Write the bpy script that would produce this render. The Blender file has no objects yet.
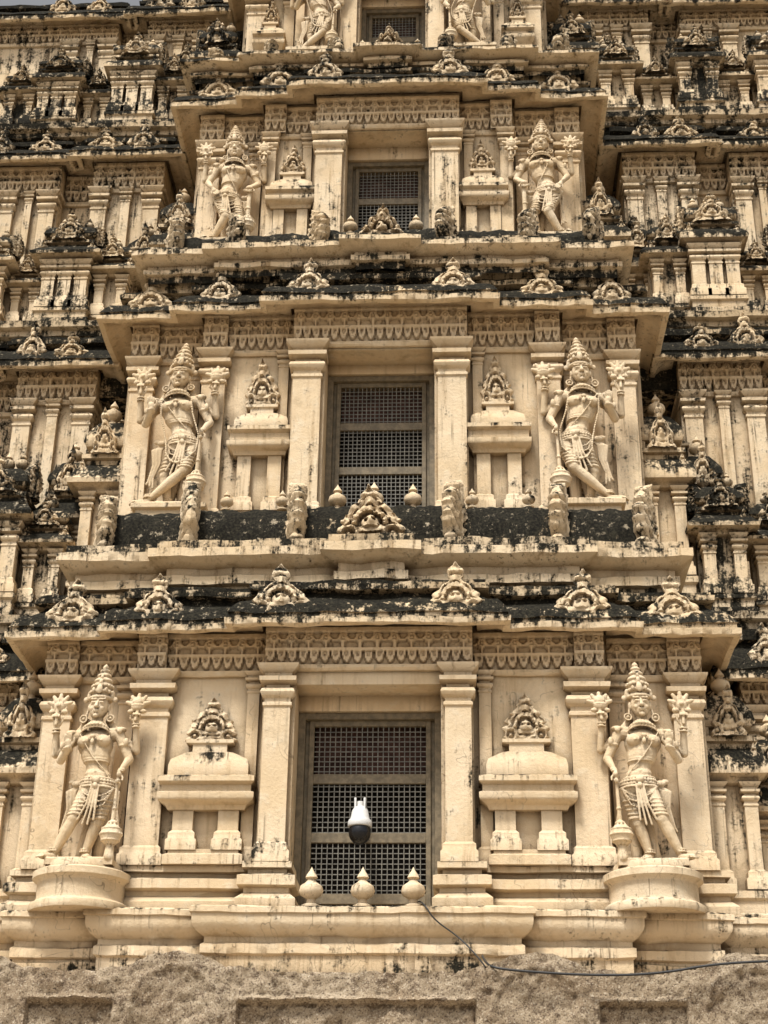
import bpy, math, random
from mathutils import Vector, Matrix, noise, Euler
random.seed(11)
scene = bpy.context.scene
R = random.uniform

# ------------------------------------------------------------------ materials
def new_mat(name):
    m = bpy.data.materials.new(name); m.use_nodes = True
    nt = m.node_tree
    for n in list(nt.nodes): nt.nodes.remove(n)
    out = nt.nodes.new('ShaderNodeOutputMaterial')
    b = nt.nodes.new('ShaderNodeBsdfPrincipled')
    nt.links.new(b.outputs[0], out.inputs[0])
    return m, nt, b

class NT:
    def __init__(s, nt): s.nt = nt
    def put(s, sock, v):
        if isinstance(v, (int, float)): sock.default_value = v
        elif isinstance(v, tuple): sock.default_value = v
        else: s.nt.links.new(v, sock)
    def math(s, op, a, b=0.0, clamp=False):
        n = s.nt.nodes.new('ShaderNodeMath'); n.operation = op; n.use_clamp = clamp
        s.put(n.inputs[0], a); s.put(n.inputs[1], b); return n.outputs[0]
    def noise(s, vec, scale, detail=4, rough=.6, dist=0):
        n = s.nt.nodes.new('ShaderNodeTexNoise')
        s.nt.links.new(vec, n.inputs['Vector'])
        n.inputs['Scale'].default_value = scale; n.inputs['Detail'].default_value = detail
        n.inputs['Roughness'].default_value = rough; n.inputs['Distortion'].default_value = dist
        return n.outputs[0]
    def mapping(s, vec, sc):
        n = s.nt.nodes.new('ShaderNodeMapping'); s.nt.links.new(vec, n.inputs[0])
        n.inputs['Scale'].default_value = sc; return n.outputs[0]
    def ramp(s, v, a, b, c=0.0, d=1.0):
        n = s.nt.nodes.new('ShaderNodeMapRange'); n.interpolation_type = 'SMOOTHSTEP'
        s.nt.links.new(v, n.inputs[0])
        n.inputs[1].default_value = a; n.inputs[2].default_value = b
        n.inputs[3].default_value = c; n.inputs[4].default_value = d
        return n.outputs[0]
    def mix(s, f, a, b):
        n = s.nt.nodes.new('ShaderNodeMix'); n.data_type = 'RGBA'
        s.put(n.inputs[0], f)
        s.put(n.inputs[6], a if not isinstance(a, tuple) else (*a, 1))
        s.put(n.inputs[7], b if not isinstance(b, tuple) else (*b, 1))
        return n.outputs[2]
    def bump(s, h, strength, dist, prev=None):
        n = s.nt.nodes.new('ShaderNodeBump'); s.nt.links.new(h, n.inputs['Height'])
        n.inputs['Strength'].default_value = strength; n.inputs['Distance'].default_value = dist
        if prev is not None: s.nt.links.new(prev, n.inputs['Normal'])
        return n.outputs[0]

def plaster():
    m, nt, b = new_mat('weathered_cream_limewash'); N = NT(nt)
    geo = nt.nodes.new('ShaderNodeNewGeometry'); pos = geo.outputs['Position']
    sep = nt.nodes.new('ShaderNodeSeparateXYZ'); nt.links.new(geo.outputs['Normal'], sep.inputs[0])
    nz = sep.outputs[2]
    at = nt.nodes.new('ShaderNodeAttribute'); at.attribute_name = 'grime'
    g = at.outputs['Fac']
    n1 = N.noise(pos, 1.1, 3); n2 = N.noise(pos, 7, 5, .65); n3 = N.noise(pos, 34, 4, .7)
    st = N.noise(N.mapping(pos, (11, 11, .8)), 1.0, 5, .7)
    st2 = N.noise(N.mapping(pos, (24, 24, .55)), 1.0, 3, .6)
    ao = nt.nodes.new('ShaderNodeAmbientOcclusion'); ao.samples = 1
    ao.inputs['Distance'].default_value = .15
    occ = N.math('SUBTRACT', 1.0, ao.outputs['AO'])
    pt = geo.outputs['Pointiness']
    col = N.mix(N.ramp(n1, .35, .65), (.78, .605, .385), (.87, .71, .495))
    col = N.mix(N.math('MULTIPLY', N.ramp(n2, .5, .75), .5), col, (.89, .79, .615))
    # warm run-off stains and greyish mottling
    br = N.math('MULTIPLY', N.ramp(st, .50, .72), N.ramp(g, .05, .45, .34, .95))
    col = N.mix(br, col, (.42, .28, .145))
    mot = N.math('MULTIPLY', N.ramp(N.noise(pos, 3.2, 6, .75), .52, .70), N.ramp(g, .05, .4, .30, .8))
    col = N.mix(mot, col, (.44, .34, .21))
    # thin dark drips
    dr = N.math('MULTIPLY', N.ramp(st2, .60, .70), N.ramp(n1, .44, .58))
    dr = N.math('MULTIPLY', dr, N.ramp(g, .04, .4, .45, .95))
    col = N.mix(dr, col, (.15, .105, .06))
    # hairline cracks
    cr = N.noise(pos, 2.3, 3, .55, .6)
    ca = N.math('ABSOLUTE', N.math('SUBTRACT', cr, .5))
    cm = N.math('MULTIPLY', N.ramp(ca, .0035, .0012), N.ramp(N.noise(pos, .9, 2), .5, .6))
    col = N.mix(N.math('MULTIPLY', cm, .55), col, (.12, .08, .05))
    # crevice grime mixed with occlusion shade, both painted into the base colour
    shade_grime = N.ramp(N.math('ADD', occ, N.math('MULTIPLY', N.math('SUBTRACT', n2, .5), .45)), .24, .66, 0, .95)
    col = N.mix(shade_grime, col, (.075, .043, .022))
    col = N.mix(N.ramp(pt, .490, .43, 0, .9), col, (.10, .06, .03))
    # black mould
    v = N.math('ADD', g, N.math('MULTIPLY', nz, .16))
    v = N.math('ADD', v, N.math('MULTIPLY', N.math('SUBTRACT', n1, .5), .95))
    v = N.math('ADD', v, N.math('MULTIPLY', N.math('SUBTRACT', n2, .5), 1.3))
    v = N.math('ADD', v, N.math('MULTIPLY', N.math('SUBTRACT', st, .5), 1.4))
    v = N.math('ADD', v, N.math('MULTIPLY', N.math('SUBTRACT', n3, .5), .8))
    grey = N.ramp(v, .36, .56); blk = N.ramp(v, .52, .66)
    col = N.mix(N.math('MULTIPLY', grey, .65), col, (.21, .16, .10))
    mould = N.mix(N.ramp(n3, .38, .75), (.011, .010, .008), (.050, .045, .030))
    col = N.mix(blk, col, mould)
    # chipped pale flecks within the mould
    fl = N.math('MULTIPLY', N.ramp(N.noise(pos, 11, 5, .8), .58, .64), N.ramp(v, .55, .7))
    fl = N.math('MULTIPLY', fl, N.ramp(N.noise(pos, 2.2, 2), .42, .60))
    col = N.mix(N.math('MULTIPLY', fl, .8), col, (.50, .42, .30))
    nt.links.new(col, b.inputs['Base Color'])
    b.inputs['Roughness'].default_value = .92
    b.inputs['Specular IOR Level'].default_value = .12
    bp = N.bump(n2, .45, .025); bp = N.bump(n3, .65, .01, bp)
    nt.links.new(bp, b.inputs['Normal'])
    return m

def granite():
    m, nt, b = new_mat('rough_granite'); N = NT(nt)
    geo = nt.nodes.new('ShaderNodeNewGeometry'); pos = geo.outputs['Position']
    n1 = N.noise(pos, 2, 5); n2 = N.noise(pos, 9, 7, .8); n3 = N.noise(pos, 60, 3, .7)
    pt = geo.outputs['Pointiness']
    col = N.mix(N.ramp(n1, .35, .65), (.34, .25, .16), (.54, .43, .30))
    col = N.mix(N.ramp(n2, .50, .62), col, (.19, .135, .09))
    col = N.mix(N.ramp(n3, .55, .66), col, (.66, .57, .43))
    col = N.mix(N.ramp(n3, .44, .36), col, (.10, .075, .055))
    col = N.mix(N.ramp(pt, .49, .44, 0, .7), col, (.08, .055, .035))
    nt.links.new(col, b.inputs['Base Color']); b.inputs['Roughness'].default_value = .95
    b.inputs['Specular IOR Level'].default_value = .2
    bp = N.bump(n2, .8, .03); bp = N.bump(n3, .8, .012, bp)
    nt.links.new(bp, b.inputs['Normal']); return m

def simple(name, col, rough=.6, var=.25, sc=12, bump=.2, metal=0):
    m, nt, b = new_mat(name); N = NT(nt)
    geo = nt.nodes.new('ShaderNodeNewGeometry'); n = N.noise(geo.outputs['Position'], sc, 5, .65)
    c2 = tuple(c * (1 - var) for c in col); c1 = tuple(min(1, c * (1 + var)) for c in col)
    nt.links.new(N.mix(N.ramp(n, .35, .65), c2, c1), b.inputs['Base Color'])
    b.inputs['Roughness'].default_value = rough; b.inputs['Metallic'].default_value = metal
    nt.links.new(N.bump(n, bump, .01), b.inputs['Normal']); return m

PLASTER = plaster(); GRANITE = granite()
WOOD = simple('olive_painted_wood', (.20, .16, .10), .6)
LATT = simple('grey_lattice_wire', (.20, .19, .16), .55)
DARK = simple('dark_interior', (.022, .018, .015), .9)
REFLECTION = simple('painted_red_reflection', (.09, .045, .035), .9, .4, 5)  # pinkish window reflection painted as a plain surface colour
WHITE = simple('white_housing_plastic', (.8, .8, .78), .35, .04)
BLACK = simple('black_dome_plastic', (.008, .008, .01), .25, .1, bump=0)
RUBBER = simple('black_cable_rubber', (.03, .03, .03), .5)
GROUND = simple('sandy_ground', (.27, .22, .16), .95, .3, 2)

# ------------------------------------------------------------------ mesh builder
class MB:
    def __init__(s): s.v = []; s.f = []; s.g = []; s.add = 0
    def put(s, vs, fs, g=.1):
        o = len(s.v); s.v.extend(vs)
        if isinstance(g, (int, float)): s.g.extend([g + s.add] * len(vs))
        else: s.g.extend([q + s.add for q in g])
        s.f.extend([tuple(i + o for i in f) for f in fs])
    def obj(s, name, mat, parent=None, bevel=0.0, sharp=38):
        me = bpy.data.meshes.new(name); me.from_pydata(s.v, [], s.f); me.update()
        a = me.attributes.new('grime', 'FLOAT', 'POINT'); a.data.foreach_set('value', s.g)
        me.polygons.foreach_set('use_smooth', [True] * len(me.polygons))
        me.set_sharp_from_angle(angle=math.radians(sharp))
        me.materials.append(mat)
        o = bpy.data.objects.new(name, me); scene.collection.objects.link(o)
        if bevel:
            b = o.modifiers.new('bevel', 'BEVEL'); b.width = bevel; b.segments = 2
            b.limit_method = 'ANGLE'; b.angle_limit = math.radians(55)
        if parent: o.parent = parent
        return o

def box(M, x0, x1, y0, y1, z0, z1, g=.1, gb=None):
    vs = [(x, y, z) for z in (z0, z1) for y in (y0, y1) for x in (x0, x1)]
    M.put(vs, [(0, 2, 3, 1), (4, 5, 7, 6), (0, 1, 5, 4), (2, 6, 7, 3), (0, 4, 6, 2), (1, 3, 7, 5)], g if gb is None else [gb] * 4 + [g] * 4)

def prism(M, cx, cy, prof):
    """square-plan stack: prof = [(half_w, half_d, z, grime)]"""
    vs = []; fs = []; gs = []
    for hw, hd, z, gg in prof:
        vs += [(cx - hw, cy - hd, z), (cx + hw, cy - hd, z), (cx + hw, cy + hd, z), (cx - hw, cy + hd, z)]
        gs += [gg] * 4
    n = len(prof)
    for j in range(n - 1):
        for i in range(4):
            a = j * 4 + i; b = j * 4 + (i + 1) % 4
            fs.append((a, b, b + 4, a + 4))
    fs.append((3, 2, 1, 0)); t = (n - 1) * 4; fs.append((t, t + 1, t + 2, t + 3))
    M.put(vs, fs, gs)

def lathe(M, cx, cy, z0, prof, n=20, g=.2):
    vs = []; fs = []
    for r, z in prof:
        for i in range(n):
            a = 2 * math.pi * i / n
            vs.append((cx + r * math.cos(a), cy + r * math.sin(a), z0 + z))
    for j in range(len(prof) - 1):
        for i in range(n):
            a = j * n + i; b = j * n + (i + 1) % n
            fs.append((a, b, b + n, a + n))
    fs.append(tuple(range(n))[::-1]); fs.append(tuple((len(prof) - 1) * n + i for i in range(n)))
    M.put(vs, fs, g)

KAL = [(.001, 0), (.24, 0), (.24, .05), (.12, .10), (.10, .2), (.26, .30), (.30, .40), (.27, .52), (.13, .62), (.09, .68),
       (.15, .73), (.12, .80), (.05, .90), (.001, 1)]
def finial(M, cx, cy, z0, h, g=.2):
    lathe(M, cx, cy, z0, [(r * h, z * h) for r, z in KAL], 18, g)

def sweep(M, plan, prof, jit=.004, step=.16):
    """sweep moulding profile [(out,z,grime)] along axis-aligned plan polyline with mitred corners"""
    n = len(plan); nor = []
    for i in range(n - 1):
        d = Vector((plan[i + 1][0] - plan[i][0], plan[i + 1][1] - plan[i][1])).normalized()
        nor.append(Vector((d.y, -d.x)))
    pts = []
    for i in range(n):
        if i == 0: m = nor[0]
        elif i == n - 1: m = nor[-1]
        else: m = (nor[i - 1] + nor[i]) / (1 + nor[i - 1].dot(nor[i]))
        pts.append((Vector(plan[i]), m))
    stn = []
    for i in range(n - 1):
        (a, ma), (b, mb) = pts[i], pts[i + 1]
        k = max(1, int((b - a).length / step))
        for q in range(k):
            t = q / k; stn.append((a.lerp(b, t), ma.lerp(mb, t)))
    stn.append(pts[-1])
    vs = []; fs = []; gs = []; m = len(prof)
    for p, mm in stn:
        for (o, z, g) in prof:
            x = p.x + mm.x * o; y = p.y + mm.y * o
            j = noise.noise(Vector((x * 3.1, y * 3.1, z * 5))) * jit * 2 + R(-jit, jit) * .6
            vs.append((x, y - j * .6, z + j)); gs.append(g)
    for i in range(len(stn) - 1):
        for j in range(m - 1):
            a = i * m + j; fs.append((a, a + m, a + m + 1, a + 1))
    M.put(vs, fs, gs)

def kapota(lz, top, oh=.33, gt=.75):
    h = top - lz
    return [(-.05, lz + .17, .1), (.03, lz + .17, .1), (.05, lz + .11, .1), (oh * .60, lz + .085, .12), (oh * .80, lz + .03, .15),
            (oh * .86, lz - .01, .2), (oh, lz - .012, .26), (oh + .02, lz, .32), (oh + .025, lz + .06, .50), (oh - .015, lz + .07, .55),
            (oh - .015, lz + .12, .66), (oh + .0, lz + .125, .70), (oh - .04, lz + .2 * h + .1, gt), (oh - .10, lz + .36 * h + .08, gt + .1), (oh * .50, lz + .54 * h, gt + .15),
            (oh * .24, lz + .68 * h, gt + .15), (oh * .20, lz + .76 * h, gt), (oh * .48, lz + .78 * h, gt - .05), (oh * .50, lz + .88 * h, gt - .1), (oh * .40, lz + .89 * h, gt),
            (oh * .40, lz + .97 * h, gt + .05), (oh * .1, top, gt + .1), (-.35, top + .01, gt)]

# ornament: symmetric silhouette filled with carved relief, front and back
HW_KUDU = [(0, .54), (.06, .56), (.12, .46), (.18, .44), (.26, .49), (.36, .46), (.46, .36), (.54, .27), (.61, .17), (.68, .11),
           (.74, .15), (.82, .17), (.89, .13), (.95, .06), (1, .015)]
HW_KIRTI = [(0, .50), (.08, .53), (.12, .44), (.18, .50), (.28, .52), (.34, .42), (.40, .46), (.48, .42), (.52, .32), (.60, .34), (.66, .26), (.70, .18),
            (.76, .20), (.80, .12), (.86, .14), (.92, .10), (.96, .04), (1, .015)]
HW_LEAF = [(0, .30), (.08, .34), (.16, .30), (.27, .42), (.40, .50), (.46, .44), (.56, .49), (.66, .38), (.72, .40), (.82, .26), (.9, .20), (.96, .10), (1, .02)]
def lerp_tab(tab, t):
    for (a, va), (b, vb) in zip(tab, tab[1:]):
        if t <= b: return va + (vb - va) * (t - a) / max(1e-6, b - a)
    return tab[-1][1]
def ornament(M, cx, cy, z0, w, h, D, tab=HW_KUDU, rot=0, g=.45, nu=18, nv=30, lean=0, back=True, carve=1.0):
    rot += R(-.09, .09); w *= R(.92, 1.08); h *= R(.90, 1.06)
    c, s = math.cos(rot), math.sin(rot); ph = R(0, 90); skew = R(-.07, .07)
    def dep(u, v, hw):
        x = u * hw
        nz_ = noise.noise(Vector((x * 9 + ph, v * 9, ph)))
        if tab is HW_LEAF:
            e = max(0, 1 - u * u) ** .5
            c_ = .5 * math.cos((v - abs(x) * .9) * 42) * min(1, abs(x) * 6) + .5 * nz_ + (.3 if abs(x) < .05 else 0)
            return e * (.65 + carve * c_ * .7), c_
        e = max(0, 1 - u ** 4) ** .7
        r = math.hypot(x * 1.05, (v - .26) * .92)
        arch = v > .20 + .25 * abs(x)
        if arch and r < .15:     # little carved face in the arch
            c_ = .55 * max(0, 1 - (r / .15) ** 2) ** .5 + .35 * math.exp(-((x / .03) ** 2 + ((v - .30) / .06) ** 2)) - (.5 if (abs(abs(x) - .06) < .028 and abs(v - .33) < .025) else 0) - (.4 if (abs(x) < .06 and abs(v - .21) < .014) else 0)
        elif arch and r < .215: c_ = -.50
        elif arch and r < .30: c_ = .40 + .12 * math.sin(math.atan2(x, v - .26) * 16)
        elif arch and r < .335: c_ = -.30
        elif arch and r < .44: c_ = .42 * math.sin(math.atan2(x, v - .26) * 9 + math.pi / 2) + .1
        elif not arch:           # base scrolls
            rr = math.hypot(abs(x) - .34, (v - .12) * 1.0)
            c_ = .45 * math.cos(rr * 50) if rr < .16 else (-.25 if .10 < v < .14 else .1)
        else: c_ = .35 * math.cos(v * 38)
        c_ += .38 * nz_
        return e * (.55 + carve * c_), c_
    for side in ((1, -1) if back else (1,)):
        vs = []; fs = []; gs = []
        for j in range(nv + 1):
            v = j / nv; hw = lerp_tab(tab, v) * (1 + .06 * math.sin(v * 40 + ph))
            for i in range(nu + 1):
                u = -1 + 2 * i / nu
                u = math.sin(u * math.pi / 2) * .35 + u * .65
                e, q = dep(u, v, hw); d = D * e + (.02 if abs(u) < .999 else 0)
                X = u * hw * w + skew * v * h; Y = -d * side + lean * v * v * h
                vs.append((cx + X * c - Y * s, cy + X * s + Y * c, z0 + v * h + .006 * R(-1, 1)))
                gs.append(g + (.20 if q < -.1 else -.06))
        for j in range(nv):
            for i in range(nu):
                a = j * (nu + 1) + i; q = (a, a + 1, a + nu + 2, a + nu + 1)
                fs.append(q if side == 1 else q[::-1])
        M.put(vs, fs, gs)

def frieze(M, x0, x1, y, z0, z1, g=.06, dx=.0135, per=.175):
    n = max(4, int((x1 - x0) / dx)); m = 30; w = x1 - x0
    k = max(1, round(w / per)); p = w / k; k2 = max(1, round(w / (per * .62))); p2 = w / k2
    vs = []; fs = []; gs = []
    for j in range(m + 1):
        t = j / m
        for i in range(n + 1):
            x = w * i / n
            d = .005
            if t < .06: d = .05
            elif t < .38:                     # hanging lotus petals
                q = ((x / p2) % 1) - .5; tt = (t - .06) / .32
                r = math.hypot(q * 1.05, (1 - tt) * .5)
                d = .014 + (.036 if r < .45 else 0) - (.016 if r < .20 else 0)
            elif t < .48: d = .058
            elif t < .90:                     # swags and rosettes
                q = ((x / p) % 1) - .5; tt = (t - .48) / .42
                r1 = math.hypot(q * 1.15, tt - .62)
                d = .014 + .052 * max(0, 1 - (r1 / .36) ** 2) ** .5 if r1 < .36 else .014
                if abs(r1 - .12) < .04: d -= .018
                r2 = math.hypot((abs(q) - .5) * 1.4, tt - .95)
                if abs(r2 - .48) < .10: d = max(d, .045)
                if tt < .3 and abs(q) < .09: d = max(d, .05)
            else: d = .065
            d += .006 * noise.noise(Vector((x * 12 + x0 * 7, t * 5, z0)))
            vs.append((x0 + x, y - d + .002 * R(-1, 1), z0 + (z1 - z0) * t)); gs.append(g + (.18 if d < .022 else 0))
    for j in range(m):
        for i in range(n):
            a = j * (n + 1) + i; fs.append((a, a + 1, a + n + 2, a + n + 1))
    M.put(vs, fs, gs)
    box(M, x0 + .002, x1 - .002, y + .006, y + .2, z0 + .002, z1 - .002, g)

def pil(M, cx, yw, w, z0, z1, pr=.09, g=.1, cap=True):
    """pilaster with moulded base and bracket capital, standing proud of wall plane yw"""
    h = w / 2; s = min(1, w / .3) * .9 + .1
    P = [(h + .05, pr + .045, z0, g + .2), (h + .05, pr + .045, z0 + .10, g + .15), (h + .03, pr + .03, z0 + .12, g + .1), (h + .03, pr + .03, z0 + .17, g + .1),
         (h, pr, z0 + .20, g + .08)]
    if cap:
        for dz, o in ((-.50, 0), (-.485, .018), (-.455, .018), (-.44, 0), (-.40, 0), (-.37, .035), (-.33, .05), (-.29, .035), (-.265, -.015), (-.235, -.015),
                      (-.20, .06), (-.15, .065), (-.145, .01), (-.10, .01), (-.03, .085), (0.0, .09)):
            P.append((h + o * s, pr + o * s, z1 + dz * s, g))
    else: P.append((h, pr, z1, g))
    prism(M, cx, yw, P)

def niche(M, cx, yw, z0, zs0, zs1, zo0, zo1, w, g=.1):
    """shallow wall shrine: base, twin colonnettes, slab roof, stepped cap, flame-like crest"""
    h = w / 2
    prism(M, cx, yw, [(h * .82, .17, z0, .3), (h * .82, .17, z0 + .09, .2), (h * .72, .14, z0 + .11, g), (h * .72, .14, z0 + .15, g)])
    for s in (-1, 1):
        pil(M, cx + s * h * .47, yw, h * .42, z0 + .14, zs0 + .002, .11, g, cap=False)
    box(M, cx - h * .62, cx + h * .62, yw - .03, yw + .02, z0 + .14, zs0, g)
    prism(M, cx, yw, [(h * .80, .13, zs0 - .03, g), (h * .84, .15, zs0 + .01, g), (h * .98, .22, zs0 + .05, g), (h, .23, zs0 + .07, g + .1), (h, .23, zs0 + .12, g + .1),
                      (h * .93, .19, zs0 + .14, g + .1), (h * .93, .19, zs1 - .10, g), (h * 1.0, .24, zs1 - .07, g + .15), (h * 1.0, .24, zs1 - .02, g + .3), (h * .9, .2, zs1, g + .3)])
    zm = (zo0 - zs1)
    prism(M, cx, yw, [(h * .84, .15, zs1 - .01, g), (h * .84, .15, zs1 + zm * .35, g), (h * .80, .13, zs1 + zm * .55, g + .15), (h * .5, .12, zs1 + zm * .75, g + .25),
                      (h * .36, .12, zs1 + zm * .78, g), (h * .36, .12, zo0, g), (h * .5, .14, zo0 + .015, g), (h * .5, .14, zo0 + .05, g)])
    ornament(M, cx, yw - .06, zo0 + .04, h * 1.0, zo1 - zo0, .06, HW_KIRTI, g=g + .02, back=False, nu=30, nv=44)

def pavilion(M, cx, yf, z0, w, h, g=.3, npl=2, d=None):
    """miniature shrine standing on a ledge"""
    d = d or w * .8; cy = yf + d / 2; hw = w / 2; hd = d / 2
    e1 = R(-.02, .02)
    P = lambda a: [(hw + o, hd + o, z0 + t * h, gg) for o, t, gg in a]
    prism(M, cx, cy, P([(.05, 0, g + .2), (.05, .05, g + .2), (.02, .06, g), (.02, .10, g), (.05, .11, g + .1), (.05, .135, g + .2), (-.01, .14, g)]))
    prism(M, cx, cy, P([(-.07, .12, g + .1), (-.07, .54, g + .1)]))
    for i in range(npl):
        t = -1 + 2 * i / (npl - 1)
        pw = min(.2, w * .26)
        pil(M, cx + t * (hw - pw / 2 - .02), yf + .06, pw, z0 + .14 * h, z0 + .53 * h, .07, g - .08)
    for s in (-1, 1):   # side colonnettes
        prism(M, cx + s * (hw - .04), cy + hd - .08, [(.05, .07, z0 + .14 * h, g), (.05, .07, z0 + .53 * h, g)])
    prism(M, cx, cy, P([(-.04, .525, g - .1), (.0, .53, g - .1), (.02, .545, g), (.10, .56, g), (.13 + e1, .555, g + .1), (.14 + e1, .575, g + .2),
                        (.11, .60, g + .35), (.05, .64, g + .45), (-.02, .66, g + .4), (-.02, .68, g + .2), (.03, .685, g + .2), (.03, .705, g + .3), (-.05, .71, g)]))
    prism(M, cx, cy, P([(-.07, .70, g), (-.07, .74, g), (.0, .745, g + .2), (.03, .765, g + .3), (.01, .80, g + .35), (-.05, .84, g + .4), (-.14 * w - .04, .875, g + .45), (-.25 * w - .03, .885, g + .45)]))
    ornament(M, cx, yf - .04, z0 + .70 * h, min(w * .66, .5), h * .22, .05, HW_KUDU, g=g + .08, nu=18, nv=28, back=False)
    for s in (-1, 1):
        ornament(M, cx + s * (hw + .0), yf - .02, z0 + .565 * h, .2, h * .12, .04, HW_KIRTI, g=g + .12, nu=10, nv=16)
        if w > .5:
            ornament(M, cx + s * (hw + .02), cy - .05, z0 + .71 * h, .32, h * .2, .07, HW_LEAF, rot=s * 1.1, g=g + .15, nu=12, nv=22)
    k = 3 if w > .5 else 1
    for i in range(k):
        finial(M, cx + (i - (k - 1) / 2) * w * .27, cy, z0 + h * .875, h * .125, g + .0)

# ------------------------------------------------------------------ tower
tower = bpy.data.objects.new('temple_tower', None); scene.collection.objects.link(tower)

def block_plan(Y, a, back=2.2, st=.18):
    a1, a2, a3 = a
    L = [(-a3, Y + back), (-a3, Y), (-a2, Y), (-a2, Y - st), (-a1, Y - st), (-a1, Y - 2 * st)]
    return L + [(-x, y) for x, y in L[::-1]]

TIERS = [
 dict(Y=14.96, a=(1.05, 2.38, 3.38), z0=4.5, zb=5.0, zw=6.99, zf=7.40, lip=7.325, top=7.90, dw=.73, dt=6.81, db=4.5, oh=.36,
      niche=(1.57, 5.0, 5.57, 5.87, 6.2, 6.70, .95), stat=2.68, zs=4.99, ss=.99, p2=(2.17, .34), g=-.01),
 dict(Y=16.10, a=(1.05, 2.17, 3.10), z0=8.3, zb=9.2, zw=11.54, zf=12.06, lip=11.93, top=12.5, dw=.655, dt=11.47, db=8.6, oh=.37,
      niche=(1.40, 9.2, 10.10, 10.43, 10.70, 11.33, .76), stat=2.37, zs=9.32, ss=1.105, p2=(2.0, .28), g=.05),
 dict(Y=17.05, a=(.99, 1.72, 2.66), z0=12.7, zb=13.5, zw=15.66, zf=16.14, lip=16.10, top=16.6, dw=.57, dt=15.60, db=13.0, oh=.37,
      niche=(1.30, 13.5, 14.38, 14.66, 14.9, 15.45, .68), stat=2.10, zs=13.72, ss=1.0, p2=(1.62, .16), g=.12),
 dict(Y=18.00, a=(.80, 1.5, 2.3), z0=16.8, zb=17.5, zw=19.4, zf=19.8, lip=19.7, top=20.2, dw=.50, dt=19.3, db=17.0, oh=.36,
      niche=(1.90, 17.5, 18.2, 18.5, 18.7, 19.2, .5), stat=1.12, zs=17.66, ss=.93, p2=(1.45, .12), g=.15),
]
ST = .18
for k, T in enumerate(TIERS):
    M = MB(); M.add = T['g']
    Y = T['Y']; a1, a2, a3 = T['a']; z0, zb, zw, zf = T['z0'], T['zb'], T['zw'], T['zf']
    dw = T['dw']
    for s in (-1, 1):
        X = lambda p, q: (min(s * p, s * q), max(s * p, s * q))
        x0, x1 = X(a2, a3); box(M, x0, x1, Y, Y + 2.2, z0, zf + .1, .08, .34)
        x0, x1 = X(a1, a2 + .001); box(M, x0, x1, Y - ST, Y + 1.9, z0 + .001, zf + .101, .08, .32)
        x0, x1 = X(dw, a1 + .001); box(M, x0, x1, Y - 2 * ST + .01, Y + 1.8, z0 + .002, zf + .102, .08, .3)
    box(M, -dw - .01, dw + .01, Y - 2 * ST + .012, Y + .8, T['dt'], zf + .103)
    box(M, -dw - .01, dw + .01, Y - 2 * ST + .014, Y + .8, z0 + .003, T['db'])
    plan = block_plan(Y, T['a'])
    hb = zb - z0
    bp = [(.20, z0, .45), (.20, z0 + .10 * hb, .35), (.16, z0 + .13 * hb, .25), (.16, z0 + .3 * hb, .15), (.09, z0 + .42 * hb, .12), (.09, z0 + .5 * hb, .12), (.15, z0 + .55 * hb, .15),
          (.15, z0 + .72 * hb, .25), (.10, z0 + .76 * hb, .15), (.06, z0 + .78 * hb, .15), (.06, z0 + .86 * hb, .12), (.11, z0 + .88 * hb, .15), (.11, zb, .35), (-.03, zb + .01, .35)]
    L = [(-a3, Y + 2.2), (-a3, Y), (-a2, Y), (-a2, Y - ST), (-a1, Y - ST), (-a1, Y - 2 * ST), (-dw - .07, Y - 2 * ST), (-dw - .07, Y)]
    sweep(M, L, bp); sweep(M, [(-x, y) for x, y in L[::-1]], bp)
    sweep(M, plan, kapota(T['lip'], T['top'], T['oh'], .72), jit=.010, step=.10)
    sweep(M, plan, [(0, zw - .05, .1), (.03, zw - .045, .1), (.05, zw - .02, .1), (.05, zw + .005, .1), (0, zw + .01, .1)])
    frieze(M, -a1, a1, Y - 2 * ST, zw, zf)
    for s in (-1, 1):
        q = sorted((s * (a1 + .01), s * (a2 - .30))); frieze(M, q[0], q[1], Y - ST - .001, zw, zf)
        q = sorted((s * (a2 - .30), s * a2)); frieze(M, q[0], q[1], Y - ST - .07, zw, zf)
        q = sorted((s * (a2 + .05), s * (a3 - .34))); frieze(M, q[0], q[1], Y - .001, zw, zf)
        q = sorted((s * (a3 - .34), s * a3)); frieze(M, q[0], q[1], Y - .06, zw, zf)
        pw = a1 - dw
        pil(M, s * (dw + pw / 2 + .01), Y - 2 * ST, pw - .06, zb, zw, .07)
        pil(M, s * (a2 - T['p2'][1] / 2 - .02), Y - ST, T['p2'][1], zb, zw, .09)
        pil(M, s * (a1 + .12), Y - ST, .12, zb, zw, .05)
        pil(M, s * (a3 - .18), Y, .28, zb, zw, .09)
        pil(M, s * (a2 + .12), Y, .16, zb, zw, .05)
        for yy in (Y + .35, Y + .8):
            prism(M, s * a3, yy, [(.07, .12, zb, .1), (.07, .12, zw, .1)])
        nx, n0, s0, s1, o0, o1, nw = T['niche']
        niche(M, s * nx, Y - ST if k < 3 else Y, n0 + .002, s0, s1, o0, o1, nw)
        if k > 0:
            finial(M, s * (nx - nw * .42), Y - ST - .3, n0 + .06, .26); finial(M, s * (nx + nw * .42), Y - ST - .3, n0 + .06, .26)
    for xk, yy in ((.87, Y - 2 * ST), (a2 - .22, Y - ST), (a3 - .25, Y)):
        for s in (-1, 1):
            ornament(M, s * xk + R(-.02, .02), yy - .27, T['lip'] + .12, .54, .60, .05, HW_KUDU, g=.30, lean=.10, nu=28, nv=40)
    # --- parapet ledge + barrel roofs carrying the next tier
    t = T['top']
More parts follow.
